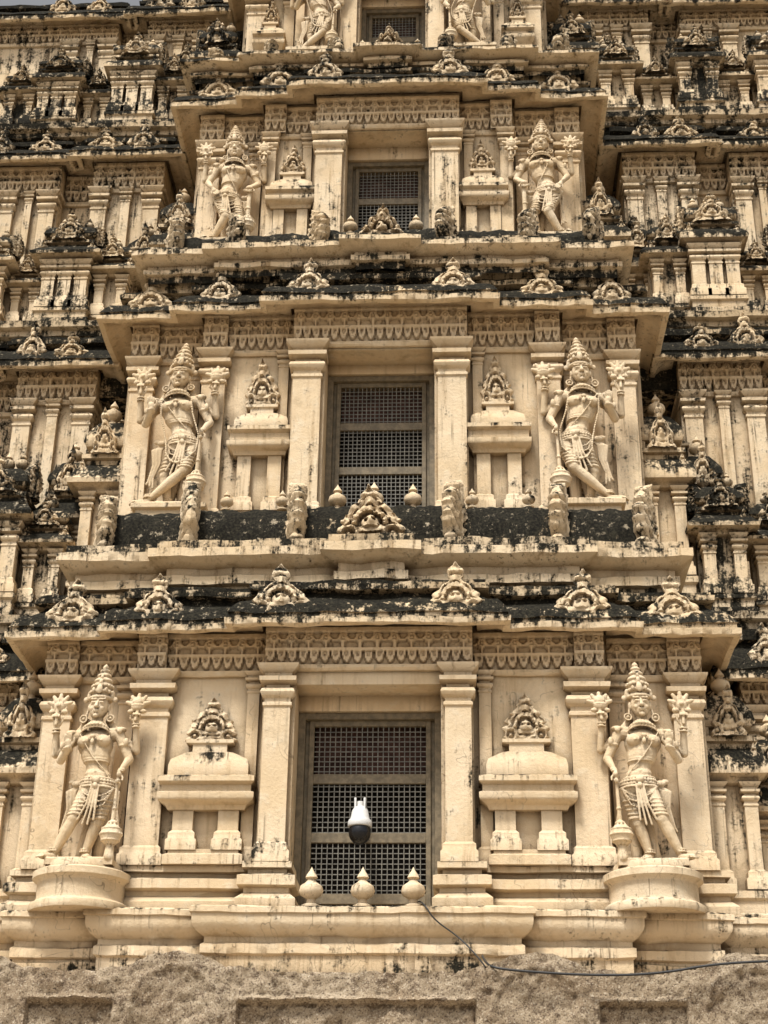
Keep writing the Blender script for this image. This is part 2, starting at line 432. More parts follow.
    if k < 3:
        N2 = TIERS[k + 1]; w1, w2, w3 = ((.33, 2.17, 3.18), (.30, 2.0, 2.90), (.28, 1.9, 2.75))[k]
        Yp = (15.0, 15.75, 16.75)[k]
        hp = (.60, .43, .30)[k]; vst = (2.0, 1.6, 1.3)[k]
        pl = [(-w3, Yp + 1.6), (-w3, Yp), (-w2, Yp), (-w2, Yp - .12), (-w1, Yp - .12), (-w1, Yp - .24)]
        pl = pl + [(-x, y) for x, y in pl[::-1]]
        sweep(M, pl, [(.0, t - .03, .75), (.0, t + .16 * hp, .55), (.06, t + .18 * hp, .38), (.06, t + .34 * hp, .36), (.02, t + .36 * hp, .28), (.02, t + .5 * hp, .25), (.10, t + .54 * hp, .25), (.18, t + .62 * hp, .28),
                      (.20, t + .64 * hp, .34), (.20, t + .80 * hp, .44), (.17, t + .82 * hp, .5), (.12, t + .84 * hp, .55), (.12, t + hp, .6), (-1.4, t + hp + .01, .7)], jit=.009, step=.11)
        box(M, -w3 + .05, w3 - .05, Yp + .1, N2['Y'] + .3, t - .1, t + hp - .004, .5)
        zr = t + hp - .02; rr = (.25, .22, .22)[k]
        segs = [(0, (.86, .83, .8)[k]), ((.86, .83, .8)[k], (2.0, 1.86, 1.7)[k]), ((2.0, 1.86, 1.7)[k], (2.97, 2.65, 2.5)[k])]
        for si, (xa, xb) in enumerate(segs):
            for s in (-1, 1):
                cy = Yp + .26 + (si * .06)
                q0, q1 = sorted((s * xa, s * xb)); nseg = max(3, int((q1 - q0) / .04)); vs = []; fs = []
                ang = [math.pi * i / 14 for i in range(15)]
                for i in range(nseg + 1):
                    x = q0 + (q1 - q0) * i / nseg
                    vs.append((x, cy - rr - .04, zr)); vs.append((x, cy - rr - .04, zr + .07)); vs.append((x, cy - rr, zr + .08))
                    for aa in ang:
                        j = noise.fractal(Vector((x * 5, aa * 3, k + s)), .7, 2.2, 4) * .035
                        vs.append((x, cy - math.cos(aa) * (rr + j), zr + .12 + math.sin(aa) * (rr * vst + j)))
                    vs.append((x, cy + rr, zr))
                m = 19
                for i in range(nseg):
                    for j in range(m - 1):
                        b = i * m + j; fs.append((b, b + m, b + m + 1, b + 1))
                M.put(vs, fs, [(.50 if v[2] < zr + .09 else .88) for v in vs])
                hl = (.80, .68, .5)[k]
                ornament(M, s * xb + R(-.03, .03), cy - rr + .02, zr + .02, .56, hl, .09, HW_LEAF, rot=s * R(1.05, 1.35), g=.36, lean=.0, carve=1.0, nu=20, nv=44)
        ornament(M, 0, Yp - .20, t + hp - .04, (.72, .54, .46)[k], (.70, .58, .5)[k], .12, HW_KIRTI, g=.18, nu=44, nv=60, lean=.08)
        kz = zr + .12 + rr * vst
        finial(M, 0, Yp + .05, t + hp + (.46, .34, .27)[k], .36, .15)
        for s in (-1, 1):
            finial(M, s * (.42, .42, .40)[k], Yp + .26, kz - .04, (.34, .32, .30)[k], .15)
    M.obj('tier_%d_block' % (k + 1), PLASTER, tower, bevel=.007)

    # --- door / window joinery
    MF = MB(); ML = MB(); MD = MB(); MR = MB()
    yf = Y - 2 * ST + .42; zt = T['dt'] - (.16, .12, .2, .15)[k]; zb0 = T['db']
    fw = .07
    M = MB(); box(M, -dw - .005, dw + .005, yf - .05, yf + .3, zt, T['dt'] + .01); M.obj('door_head', PLASTER, tower, .006)
    for s in (-1, 1):
        box(MF, min(s * dw, s * (dw - fw)), max(s * dw, s * (dw - fw)), yf, yf + .12, zb0, zt)
        e = dw - fw - .04
        box(MF, min(s * e, s * (e - .05)), max(s * e, s * (e - .05)), yf + .05, yf + .11, zb0, zt - fw)
    box(MF, -dw + fw, dw - fw, yf + .002, yf + .118, zt - fw, zt - .001)
    e = dw - fw - .09
    box(MF, -dw + fw, -e - .05 + .001, yf + .08, yf + .10, zb0, zt - fw)
    box(MF, e + .05 - .001, dw - fw, yf + .08, yf + .10, zb0, zt - fw)
    zt2 = zt - fw - .06
    box(MF, -e, e, yf + .052, yf + .108, zt2, zt - fw - .001)
    ph = (.50, .50, .46, .4)[k]; z = zt2; row = 0
    while z - ph > zb0 - .3 and row < 5:
        box(MF, -e, e, yf + .055, yf + .105, z - ph - .10, z - ph); z -= ph + .10; row += 1
    nb = int(2 * e / .052)
    for i in range(1, nb):
        x = -e + 2 * e * i / nb; box(ML, x - .0045, x + .0045, yf + .070, yf + .080, zb0, zt2)
    nb = int((zt2 - zb0) / .052)
    for i in range(1, nb):
        zz = zt2 - .052 * i; box(ML, -e, e, yf + .0805, yf + .090, zz - .0045, zz + .0045)
    box(MR, -e, e, yf + .24, yf + .25, zt2 - ph, zt2 + .05)  # added sheet behind the top panel, coloured to stand for its pinkish reflection
    box(MD, -dw, dw, yf + .9, yf + .95, zb0 - .3, zt + .2)
    MF.obj('door_frame', WOOD, tower, .004); ML.obj('door_lattice', LATT, tower); MD.obj('dark_room', DARK, tower); MR.obj('reflection_sheet', REFLECTION, tower)

# ------------------------------------------------------------------ wings
WY = [15.95, 17.05, 18.0, 18.9]
WX0 = [3.95, 3.75, 3.35, 3.0]; WX1 = [7.2, 6.7, 6.25, 7.0]
for k, T in enumerate(TIERS):
    Y = WY[k]; xa, xb = WX0[k], WX1[k]; z0, zw, zf = T['z0'], T['zw'], T['zf']
    for s in (-1, 1):
        M = MB(); M.add = .09 + T['g'] * .9
        def xs(p, q): return (min(s * p, s * q), max(s * p, s * q))
        m1 = xa + 1.05; m2 = m1 + .5
        plan = [(xa, Y + 1.6), (xa, Y), (m1, Y), (m1, Y + .3), (m2, Y + .3), (m2, Y + .05), (xb, Y + .05), (xb, Y + 5)]
        if s < 0: plan = [(-x, y) for x, y in plan[::-1]]
        x0, x1 = xs(xa, m1); box(M, x0, x1, Y, Y + 4.5, z0 - .6, zf + .08, .1, .45)
        x0, x1 = xs(m1 - .01, m2 + .01); box(M, x0, x1, Y + .3, Y + 4.6, z0 - .6, zf + .081, .15, .5)
        x0, x1 = xs(m2, xb); box(M, x0, x1, Y + .05, Y + 5.0, z0 - .6, zf + .082, .1, .45)
        x0, x1 = xs(2.4, xa + .1); box(M, x0, x1, Y + 1.0, Y + 4.7, z0 - .6, zf + .6)
        lp = T['lip'] - (.10 if k == 0 else .04)
        sweep(M, plan, kapota(lp, T['top'] - .02, .33, .72), jit=.010, step=.10)
        sweep(M, plan, [(0, zw - .05, .1), (.04, zw - .04, .1), (.05, zw, .1), (0, zw + .01, .1)])
        sweep(M, plan, [(.14, z0 + .0, .4), (.14, z0 + .12, .3), (.06, z0 + .2, .2), (.06, z0 + .3, .2), (.12, z0 + .33, .2), (.12, z0 + .42, .3), (-.02, z0 + .45, .3)])
        q = xs(xa, m1); frieze(M, q[0], q[1], Y - .001, zw, zf, .1)
        q = xs(m1 + .02, m2 - .02); frieze(M, q[0], q[1], Y + .299, zw, zf, .1)
        q = xs(m2, xb); frieze(M, q[0], q[1], Y + .049, zw, zf, .1)
        for px_, yy, pw_ in ((xa + .14, Y, .22), (m1 - .14, Y, .22), ((xa + m1) / 2, Y, .13), (m2 + .14, Y + .05, .22), (m2 + .42, Y + .05, .10), (m2 + .75, Y + .05, .22), (xb - .14, Y + .05, .2)):
            if px_ < xb: pil(M, s * px_, yy, pw_, z0 + .42, zw, .08, .12)
        for px_, yy in ((xa + .3 + R(-.05, .05), Y), (m1 - .2, Y), (m2 + .25 + R(-.05, .1), Y + .05), (m2 + .9, Y + .05), (xb - .2, Y)):
            ornament(M, s * px_, yy - .25, lp + .12, .48 * R(.85, 1.1), .55 * R(.85, 1.1), .05, HW_KUDU, g=.32, lean=.10, nu=20, nv=30)
        if k < 3:
            t = T['top'] - .02; Yp = WY[k + 1] - .85
            pl = [(xa - .25, Yp + 1.5), (xa - .25, Yp), (xb - .35, Yp), (xb - .35, Yp + 4)]
            if s < 0: pl = [(-x, y) for x, y in pl[::-1]]
            sweep(M, pl, [(.0, t - .03, .7), (.0, t + .08, .5), (.08, t + .1, .4), (.08, t + .18, .35), (.16, t + .2, .35), (.18, t + .28, .5), (.05, t + .3, .55), (-1, t + .31, .6)], jit=.008)
            box(M, min(s * xa, s * (xb - .4)), max(s * xa, s * (xb - .4)), Yp + .12, Yp + 1.2, t - .1, t + .3, .6)
            xx = [xa + .02, xa + .62, xa + 1.22, xa + 1.78, xa + 2.4, xa + 3.0]
            ww = [.46, .66, .40, .62, .46, .6]; hh = [1.85, 2.15, 1.6, 2.0, 1.75, 2.1]; yo = [-.02, -.16, .1, -.12, 0, -.1]
            if s > 0 and k != 1: hh = [1.95, 1.75, 2.1, 1.7, 2.1, 1.8]; ww = [.52, .44, .60, .46, .62, .5]; yo = [-.1, .06, -.2, .05, -.15, 0]
            for i, (x, w, h, o) in enumerate(zip(xx, ww, hh, yo)):
                if x + w / 2 < xb + .1:
                    pavilion(M, s * x, Yp + .1 + o, t + .28, w, h * (1, .93, .85)[k] * R(.93, 1.08), g=.24 + R(-.10, .16), npl=3 if w > .61 else 2)
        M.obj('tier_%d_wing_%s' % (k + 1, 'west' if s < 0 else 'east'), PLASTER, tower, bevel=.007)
        M = MB(); M.add = T['g'] + .04
        if k < 3:
            a3 = T['a'][2]
            zi = (4.5, 8.3, 12.6)[k]; hi = (2.75, 2.95, 2.7)[k]
            box(M, min(s * (a3 + .02), s * (a3 + 1.0)), max(s * (a3 + .02), s * (a3 + 1.0)), T['Y'] + .9, T['Y'] + 2.5, zi - .8, zi + hi * .6)
            pavilion(M, s * (a3 + .26), T['Y'] + .22, zi, .50, hi, g=.16, npl=2)
            pavilion(M, s * (a3 + .76), T['Y'] + .50, zi - .2, .46, hi * .92, g=.28, npl=2)
            pavilion(M, s * (a3 + .30), T['Y'] + .95, zi + hi * .55, .5, hi * .5, g=.34, npl=2)
            if k:
                box(M, min(s * (a3 - .2), s * (a3 + 1.1)), max(s * (a3 - .2), s * (a3 + 1.1)), T['Y'] + .12, T['Y'] + 2, zi - .9, zi - .205, .6)
        else:
            pavilion(M, s * 2.75, T['Y'] + .2, 17.0, .55, 2.3, g=.3)
            pavilion(M, s * 3.3, T['Y'] + .5, 17.0, .5, 2.1, g=.35)
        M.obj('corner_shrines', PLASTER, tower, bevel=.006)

# massive core behind + upper cap
M = MB()
for (x, y0, z0, z1) in ((6.9, 17.2, 0, 8.0), (6.4, 18.3, 7.5, 12.6), (5.9, 19.2, 12, 16.6), (5.6, 20.2, 16, 20.2), (4.6, 20.6, 20, 24)):
    box(M, -x, x, y0, 26.2 - (y0 - 17), z0, z1, .3)
M.obj('tower_core', PLASTER, tower)
M = MB()   # upper storey and barrel vault crown (above the picture)
box(M, -4.2, 4.2, 18.9, 23, 20.2, 22.6, .2)
sweep(M, [(-4.2, 23), (-4.2, 18.9), (4.2, 18.9), (4.2, 23)], kapota(22.4, 23.0, .32, .6))
vs = []; fs = []
for i in range(25):
    for j in range(13):
        a = math.pi * j / 12; vs.append((-4 + 8 * i / 24, 21 - 1.9 * math.cos(a), 23 + 2.6 * math.sin(a)))
for i in range(24):
    for j in range(12):
        a = i * 13 + j; fs.append((a, a + 13, a + 14, a + 1))
fs.append(tuple(range(13))); fs.append(tuple(24 * 13 + j for j in range(13))[::-1])
M.put(vs, fs, .5)
for i in range(7): finial(M, -3.3 + 1.1 * i, 21, 25.5, 1.1)
M.obj('barrel_vault_crown', PLASTER, tower)

# ------------------------------------------------------------------ base ledge under tier 1
M = MB()
pl = [(-7.4, 16.5), (-7.4, 14.80), (-3.30, 14.80), (-3.30, 14.62), (-2.48, 14.62), (-2.48, 14.50), (-1.46, 14.50), (-1.46, 14.36)]
pl = pl + [(-x, y) for x, y in pl[::-1]]
sweep(M, pl, [(0, 3.7, .5), (.0, 4.10, .38), (.03, 4.12, .3), (.03, 4.20, .2), (.0, 4.22, .16), (.0, 4.27, .12), (.06, 4.31, .12), (.10, 4.36, .14), (.11, 4.40, .12), (.11, 4.46, .2), (.13, 4.47, .2), (.13, 4.52, .28),
              (.09, 4.54, .38), (-.9, 4.56, .3)], jit=.006, step=.12)
sweep(M, [(-7.4, 16.5), (-7.4, 14.62), (7.4, 14.62), (7.4, 16.5)], [(0, 3.3, .6), (.02, 3.9, .55), (.02, 4.07, .46), (-.3, 4.12, .5)], jit=.01)
for x in (-.48, 0, .47): finial(M, x, 14.33, 4.53, .38, .08)
for s in (-1, 1):
    lathe(M, s * 2.72, 14.66, 4.52, [(.1, 0), (.48, 0), (.49, .03), (.48, .07), (.43, .10), (.42, .13), (.42, .26), (.43, .28), (.47, .31), (.47, .37), (.43, .39), (.38, .40), (.37, .455), (.36, .47), (.001, .475)], 48, .14)
M.obj('base_ledge', PLASTER, tower, bevel=.006)

# ------------------------------------------------------------------ granite wall
M = MB(); vs = []; fs = []
bumps = [-7.1, -5.3, -3.5, -1.63, 1.57, 3.42, 5.2, 7.0]
x0, x1, dx = -9, 9, .02; nx = int((x1 - x0) / dx); zz = [0, .4, .8, 1.2, 1.6, 2.0, 2.4] + [2.6 + .03 * i for i in range(20)] + [3.2 + .02 * i for i in range(38)]
def topz(x):
    b = 0
    for c in bumps:
        d = abs(x - c) / .50
        if d < 1: b = max(b, .17 * (1 - d ** 2.0))
        b = max(b, .035 if d < 1.4 else 0)
    return 3.90 + b + .035 * noise.noise(Vector((x * 5, 0, 3))) + .015 * noise.noise(Vector((x * 22, 0, 3)))
for i in range(nx + 1):
    x = x0 + dx * i; tz = topz(x)
    dn = min(abs(x - c) for c in bumps)
    for z in zz:
        z2 = z if z < 2.6 else 2.6 + (z - 2.6) / 1.34 * (tz - 2.6)
        d = 0
        if z2 > 3.0:
            zc_ = 3.67 + .012 * noise.noise(Vector((x * 3, 5, 0)))
            if dn > .55: d = -.055 * min(1, max(0, (zc_ - .02 - z2) / .03))
            if dn > .50: d += .035 * math.exp(-((z2 - zc_) / .022) ** 2)
            if dn <= .55:    # bulging worn arch face
                d = .03 * max(0, 1 - (dn / .55) ** 2) + .02 * math.exp(-((math.hypot(dn, z2 - 3.55) - .40) / .03) ** 2)
            if 3.0 < z2 < 3.1: d = .06
        P = Vector((x, z2, 0))
        d += .045 * noise.fractal(P * 2.2, .8, 2.2, 6) + .016 * noise.fractal(P * 16, .6, 2.2, 3)
        vs.append((x, 14.0 - d, z2))
    vs.append((x, 14.10, tz + .015)); vs.append((x, 14.75, 3.93 + .01 * noise.noise(Vector((x * 3, 1, 1)))))
m = len(zz) + 2
for i in range(nx):
    for j in range(m - 1):
        a = i * m + j; fs.append((a, a + m, a + m + 1, a + 1))
M.put(vs, fs, .2)
box(M, -8.98, -8.5, 14.2, 26, 0, 3.8); box(M, 8.5, 8.98, 14.2, 26, 0, 3.8)
M.obj('granite_base_wall', GRANITE, None, sharp=60)

# ------------------------------------------------------------------ ground
M = MB(); M.put([(-400, -400, 0), (400, -400, 0), (400, 400, 0), (-400, 400, 0)], [(0, 1, 2, 3)], 0); M.obj('ground', GROUND)

# ------------------------------------------------------------------ statues
class SB(MB):
    def cap(s, a, b, ra, rb, n=12, sq=1.0):
        a = Vector(a); b = Vector(b); ax = (b - a); L = ax.length; ax = ax / max(L, 1e-6)
        q = ax.to_track_quat('Z', 'Y'); rings = []
        for i in range(1, 5):
            t = math.pi / 2 * i / 4; rings.append((-ra * math.cos(t), ra * math.sin(t)))
        for i in range(4):
            t = math.pi / 2 * i / 4; rings.append((L + rb * math.sin(t), rb * math.cos(t)))
        vs = [tuple(a - ax * ra)]
        for z, r in rings:
            for k in range(n):
                t = 2 * math.pi * k / n
                p = q @ Vector((r * math.cos(t), r * math.sin(t), z)); p.y *= sq; vs.append(tuple(a + p))
        vs.append(tuple(b + ax * rb)); fs = []; m = len(rings)
        for k in range(n): fs.append((0, 1 + (k + 1) % n, 1 + k))
        for j in range(m - 1):
            for k in range(n):
                A = 1 + j * n + k; B = 1 + j * n + (k + 1) % n; fs.append((A, B, B + n, A + n))
        for k in range(n): fs.append((1 + (m - 1) * n + k, 1 + (m - 1) * n + (k + 1) % n, len(vs) - 1))
        s.put(vs, fs, .08)
    def ell(s, c, r, n=14, m=9):
        c = Vector(c); vs = [(c.x, c.y, c.z - r[2])]; fs = []
        for j in range(1, m):
            t = math.pi * j / m
            for k in range(n):
                p = 2 * math.pi * k / n
                vs.append((c.x + r[0] * math.sin(t) * math.cos(p), c.y + r[1] * math.sin(t) * math.sin(p), c.z - r[2] * math.cos(t)))
        vs.append((c.x, c.y, c.z + r[2]))
        for k in range(n): fs.append((0, 1 + (k + 1) % n, 1 + k))
        for j in range(m - 2):
            for k in range(n):
                A = 1 + j * n + k; B = 1 + j * n + (k + 1) % n; fs.append((A, B, B + n, A + n))
        for k in range(n): fs.append((1 + (m - 2) * n + k, 1 + (m - 2) * n + (k + 1) % n, len(vs) - 1))
        s.put(vs, fs, .08)
    def tor(s, c, rx, ry, r, tilt=0, nrm='z', n=28, bead=0):
        c = Vector(c)
        if bead:
            for i in range(bead):
                a = 2 * math.pi * i / bead
                R1 = Matrix.Rotation(tilt, 3, 'X') @ Vector((math.cos(a) * rx, math.sin(a) * ry, 0))
                if R1.y < ry * .4: s.ell(tuple(c + R1), (r * 1.15, r * 1.15, r * 1.15), 8, 6)
            r = r * .5
        vs = []; fs = []; k = 8
        for i in range(n):
            a = 2 * math.pi * i / n
            for j in range(k):
                b = 2 * math.pi * j / k
                R1 = Vector((math.cos(a) * (rx + r * math.cos(b)), math.sin(a) * (ry + r * math.cos(b)), r * math.sin(b)))
                R1 = Matrix.Rotation(tilt, 3, 'X') @ R1
                if nrm == 'y': R1 = Vector((R1.x, R1.z, R1.y))
                vs.append(tuple(c + R1))
        for i in range(n):
            for j in range(k):
                fs.append((i * k + j, ((i + 1) % n) * k + j, ((i + 1) % n) * k + (j + 1) % k, i * k + (j + 1) % k))
        s.put(vs, fs, .08)
    def chain(s, pts, r0, r1=None):
        r1 = r1 or r0; n = len(pts) - 1
        for i in range(n): s.cap(pts[i], pts[i + 1], r0 + (r1 - r0) * i / n, r0 + (r1 - r0) * (i + 1) / n, 8)
    def beads(s, pts, r):
        pts = [Vector(p) for p in pts]
        for a, b in zip(pts, pts[1:]):
            n = max(1, int((b - a).length / (r * 2.1)))
            for i in range(n): s.ell(tuple(a.lerp(b, i / n)), (r, r, r), 8, 6)
            s.cap(a, b, r * .45, r * .45, 6)

def hand(S, w, d, grip=False, side=1):
    """palm at w, fingers along d"""
    w = Vector(w); d = Vector(d).normalized(); f = Vector((0, -1, 0)); t = d.cross(f).normalized()
    S.cap(w, w + d * .05, .030, .036, sq=.75)
    for i, L in enumerate((.060, .072, .068, .052)):
        b = w + d * .075 + t * (i - 1.5) * .021
        k = b + d * L * .5 + f * (.035 if grip else .006); e = k + (d * L * .5 if not grip else f * .012 - d * L * .3)
        S.cap(b, k, .0115, .011, 8); S.cap(k, e, .011, .009, 8)
    b = w + d * .02 - t * side * .032
    S.cap(b, b + d * .03 - t * side * .028 + f * .01, .013, .012, 8); S.cap(b + d * .03 - t * side * .028 + f * .01, b + d * .062 - t * side * .03 + f * .014, .012, .009, 8)

def statue_mesh(name, var):
    S = SB()
    sx = (0.0, .02, -.02)[var]
    S.ell((0, 0, 1.19), (.182, .120, .165)); S.ell((0, -.01, 1.08), (.152, .115, .17)); S.ell((sx * .5, 0, .93), (.116, .10, .15))
    S.ell((sx, -.012, .86), (.132, .112, .09)); S.ell((sx, 0, .73), (.182, .13, .12))
    S.cap((-.20, .01, 1.285), (.20, .01, 1.285), .072, .072)
    for s in (-1, 1): S.ell((s * .085, -.080, 1.20), (.085, .06, .065)); S.ell((s * .085, -.142, 1.19), (.012, .012, .012))
    S.ell((sx * .5, -.115, .885), (.012, .01, .012))
    S.cap((0, 0, 1.32), (0, -.01, 1.46), .064, .058)
    # head & face
    S.ell((0, -.02, 1.58), (.098, .108, .130)); S.ell((0, -.045, 1.515), (.076, .082, .072)); S.ell((0, -.108, 1.462), (.030, .03, .024))
    S.cap((0, -.126, 1.61), (0, -.154, 1.552), .009, .020, 8); S.ell((0, -.137, 1.546), (.030, .016, .011))
    for s in (-1, 1):
        S.ell((s * .040, -.118, 1.600), (.026, .014, .011)); S.cap((s * .016, -.126, 1.632), (s * .075, -.102, 1.638), .009, .007, 8)
        S.cap((s * .016, -.118, 1.585), (s * .065, -.106, 1.585), .006, .005, 8)
        S.ell((s * .045, -.100, 1.54), (.028, .02, .026))
        S.ell((s * .101, -.01, 1.575), (.016, .03, .045)); S.cap((s * .110, -.01, 1.54), (s * .116, -.01, 1.49), .012, .014, 8)
        S.ell((s * .135, -.02, 1.450), (.040, .022, .042)); S.tor((s * .135, -.042, 1.450), .036, .036, .009, 0, 'y', 14); S.ell((s * .135, -.045, 1.45), (.014, .012, .014))
        S.cap((s * .11, .03, 1.44), (s * .18, .03, 1.34), .035, .04)
    S.ell((0, -.130, 1.515), (.034, .015, .008)); S.ell((0, -.127, 1.500), (.025, .014, .008))
    # tall kirita crown with tiers
    lathe(S, 0, 0, 1.645, [(.001, 0), (.108, 0), (.124, .012), (.124, .03), (.104, .042), (.100, .055), (.122, .075), (.122, .09), (.098, .105), (.094, .12), (.112, .14), (.108, .16), (.086, .175), (.082, .19), (.096, .205), (.090, .225),
                          (.066, .24), (.062, .25), (.076, .262), (.070, .28), (.046, .295), (.042, .305), (.054, .318), (.044, .335), (.024, .345), (.034, .36), (.026, .378), (.008, .40), (.001, .405)], 18, .1)
    for q in range(10):
        a = -math.pi * q / 9; S.ell((.120 * math.cos(a), .120 * math.sin(a), 1.725), (.016, .016, .02), 8, 6); S.ell((.107 * math.cos(a), .107 * math.sin(a), 1.795), (.013, .013, .018), 8, 6)
    S.ell((0, -.122, 1.74), (.032, .022, .050)); S.ell((0, -.106, 1.82), (.022, .02, .032)); S.ell((0, -.088, 1.88), (.016, .016, .024))
    for s in (-1, 1): S.ell((s * .112, -.02, 1.70), (.028, .03, .055)); S.ell((s * .145, -.01, 1.66), (.03, .02, .03)); S.ell((s * .062, -.108, 1.735), (.018, .02, .028))
    # necklaces, thread, pendant
    S.tor((0, -.02, 1.385), .080, .078, .013, -.25, bead=20); S.tor((0, -.035, 1.350), .105, .09, .012, -.42); S.tor((0, -.048, 1.315), .128, .10, .016, -.58, bead=24); S.tor((0, -.055, 1.270), .150, .10, .009, -.8)
    for q in range(9):
        a = -math.pi * (q + .5) / 9; S.ell((.15 * math.cos(a), -.055 + .085 * math.sin(a), 1.25 + .05 * math.sin(a)), (.013, .013, .022), 8, 6)
    S.ell((0, -.152, 1.18), (.022, .02, .030)); S.ell((0, -.145, 1.235), (.03, .02, .022))
    S.chain([(-.15, -.10, 1.30), (-.08, -.136, 1.17), (-.01, -.126, 1.03), (.07, -.106, .92), (.12, -.07, .84)], .0075)
    S.tor((sx * .5, -.01, 1.02), .130, .106, .009); S.tor((sx * .5, -.01, .998), .126, .104, .009)
    # belt and drapery
    S.tor((sx, 0, .825), .160, .124, .012); S.tor((sx, 0, .795), .170, .130, .015, bead=30); S.tor((sx, 0, .765), .176, .133, .010); S.tor((sx, 0, .735), .182, .136, .012)
    S.ell((sx, -.145, .795), (.042, .028, .038)); S.ell((sx, -.150, .735), (.028, .022, .028))
    for q, dz in ((.0, 0), (.03, -.055), (.03, -.11)):
        S.beads([(sx - .17, -.07, .73), (sx - .11, -.118, .66 + dz), (sx - .04, -.142, .625 + dz)], .0105); S.beads([(sx + .17, -.07, .73), (sx + .11, -.118, .66 + dz), (sx + .04, -.142, .625 + dz)], .0105)
    for dx_ in (-.045, -.015, .015, .045):
        S.chain([(sx + dx_ * .7, -.138, .74), (sx + dx_ * 1.0, -.150, .55), (sx + dx_ * 1.7 - .02, -.135, .33 + abs(dx_) * 1.5)], .013, .012)
    for s in (-1, 1):
        for o in (0, .022, .044):
            S.chain([(sx + s * .17, .01, .78), (s * (.215 + o), -.01, .70), (s * (.20 + o), .01, .54), (s * (.235 + o), .03, .40 - o), (s * (.225 + o * 1.6), .03, .28 + o)], .014, .012)
        S.ell((s * .205, -.01, .775), (.034, .034, .034)); S.ell((s * .235, -.0, .80), (.025, .025, .025))
    # legs
    if var == 0:
        H1, K1, A1 = (.09, 0, .70), (.070, -.03, .38), (-.02, .0, .075)
        H2, K2, A2 = (-.09, -.01, .70), (-.15, -.095, .41), (-.31, -.05, .075)
    elif var == 1:
        H1, K1, A1 = (.09 + sx, -.02, .70), (.10, -.11, .40), (-.24, -.06, .085)
        H2, K2, A2 = (-.09 + sx, 0, .70), (-.10, -.02, .39), (-.05, .02, .075)
    else:
        H1, K1, A1 = (.09, 0, .70), (.15, -.05, .40), (.08, .0, .075)
        H2, K2, A2 = (-.09, -.01, .70), (-.04, -.12, .40), (-.22, -.05, .08)
    for H, K, A, s in ((H1, K1, A1, 1), (H2, K2, A2, -1)):
        H = Vector(H); K = Vector(K); A = Vector(A)
        S.cap(H, K, .100, .064); S.cap(K, K.lerp(A, .35), .058, .058); S.cap(K.lerp(A, .35), A, .057, .036)
        S.ell(tuple(K + Vector((0, -.03, .01))), (.042, .036, .042))
        for t in (.28, .42, .56, .70, .80):
            P = H.lerp(K, t); r = .100 + (.064 - .100) * t + .004
            S.tor(tuple(P), r, r, .007, .15)
        P = H.lerp(K, .86); S.tor(tuple(P), .074, .074, .011)
        S.tor(tuple(A + Vector((0, 0, .03))), .045, .045, .011, bead=12); S.tor(tuple(A + Vector((0, 0, .055))), .044, .044, .009)
        d = Vector((-.55 if (var != 0 or s < 0) else .35, -.8, 0)).normalized()
        if s > 0 and var == 1: d = Vector((-.9, -.35, 0)).normalized()
        toe = A + d * .15; toe.z = .035
        S.ell(tuple(A + Vector((0, .01, -.035))), (.042, .045, .035)); S.cap((A.x, A.y, A.z - .025), tuple(toe), .040, .030)
        t = Vector((-d.y, d.x, 0))
        for i in range(5):
            S.cap(tuple(toe + t * (i - 2) * .018), tuple(toe + t * (i - 2) * .02 + d * (.035 - .004 * abs(i - 1)) - Vector((0, 0, .012))), .012, .010, 8)
    # front arms
    sh = Vector((.235, -.01, 1.275)); el = Vector((.345, .0, 1.03)); wr = Vector((.265, -.13, .86))
    S.cap(sh, el, .056, .044); S.cap(el, wr, .043, .029); hand(S, wr, (-.05, -.25, -.9), grip=True, side=1)
    for q in (0, .03): S.tor(tuple(wr.lerp(el, .12 + q * 4)), .038, .038, .009)
    sh = Vector((-.235, -.01, 1.275)); el = Vector((-.34, -.02, 1.03))
    wr = (Vector((-.23, -.17, 1.13)), Vector((-.25, -.17, 1.14)), Vector((-.215, -.14, .86)))[var]
    S.cap(sh, el, .056, .044); S.cap(el, wr, .043, .029)
    for q in (0, .03): S.tor(tuple(wr.lerp(el, .12 + q * 4)), .038, .038, .009)
    hand(S, wr, ((-.05, -.15, 1) if var < 2 else (.6, -.1, -.6)), side=-1)
    # back arms raised with emblems
    for s in (-1, 1):
        a = Vector((s * .22, .06, 1.27)); e = Vector((s * .405, .04, 1.12)); w = Vector((s * .40, -.04, 1.38))
        S.cap(a, e, .052, .042); S.cap(e, w, .042, .029); hand(S, w, (s * .08, -.1, 1), grip=True, side=s)
        S.cap((w.x, w.y - .04, w.z + .02), (w.x + s * .01, w.y - .02, w.z + .16), .016, .02)
        ez = w.z + .20
        if s < 0:
            S.ell((w.x, w.y - .01, ez), (.062, .035, .062)); S.tor((w.x, w.y - .01, ez), .078, .078, .014, 0, 'y', 20); S.ell((w.x, w.y - .045, ez), (.022, .02, .022))
        else:
            S.ell((w.x, w.y - .01, ez - .01), (.070, .05, .055)); S.ell((w.x, w.y - .02, ez + .035), (.05, .04, .06)); S.tor((w.x, w.y - .01, ez), .06, .045, .010); S.tor((w.x, w.y - .01, ez + .04), .052, .04, .010)
        for q in (-2, -1, 0, 1, 2):
            a_ = q * .62; S.cap((w.x + .065 * math.sin(a_), w.y - .01, ez + .06 * math.cos(a_)), (w.x + .118 * math.sin(a_), w.y - .01, ez + .118 * math.cos(a_)), .028, .020, 8)
        S.ell((w.x - .06, w.y - .01, ez - .06), (.038, .03, .026)); S.ell((w.x + .06, w.y - .01, ez - .06), (.038, .03, .026))
        P = a.lerp(e, .5); S.ell(tuple(P), (.060, .060, .022))
        for q in (0, .03): S.tor(tuple(w - Vector((0, 0, .02 + q))), .034, .034, .009)
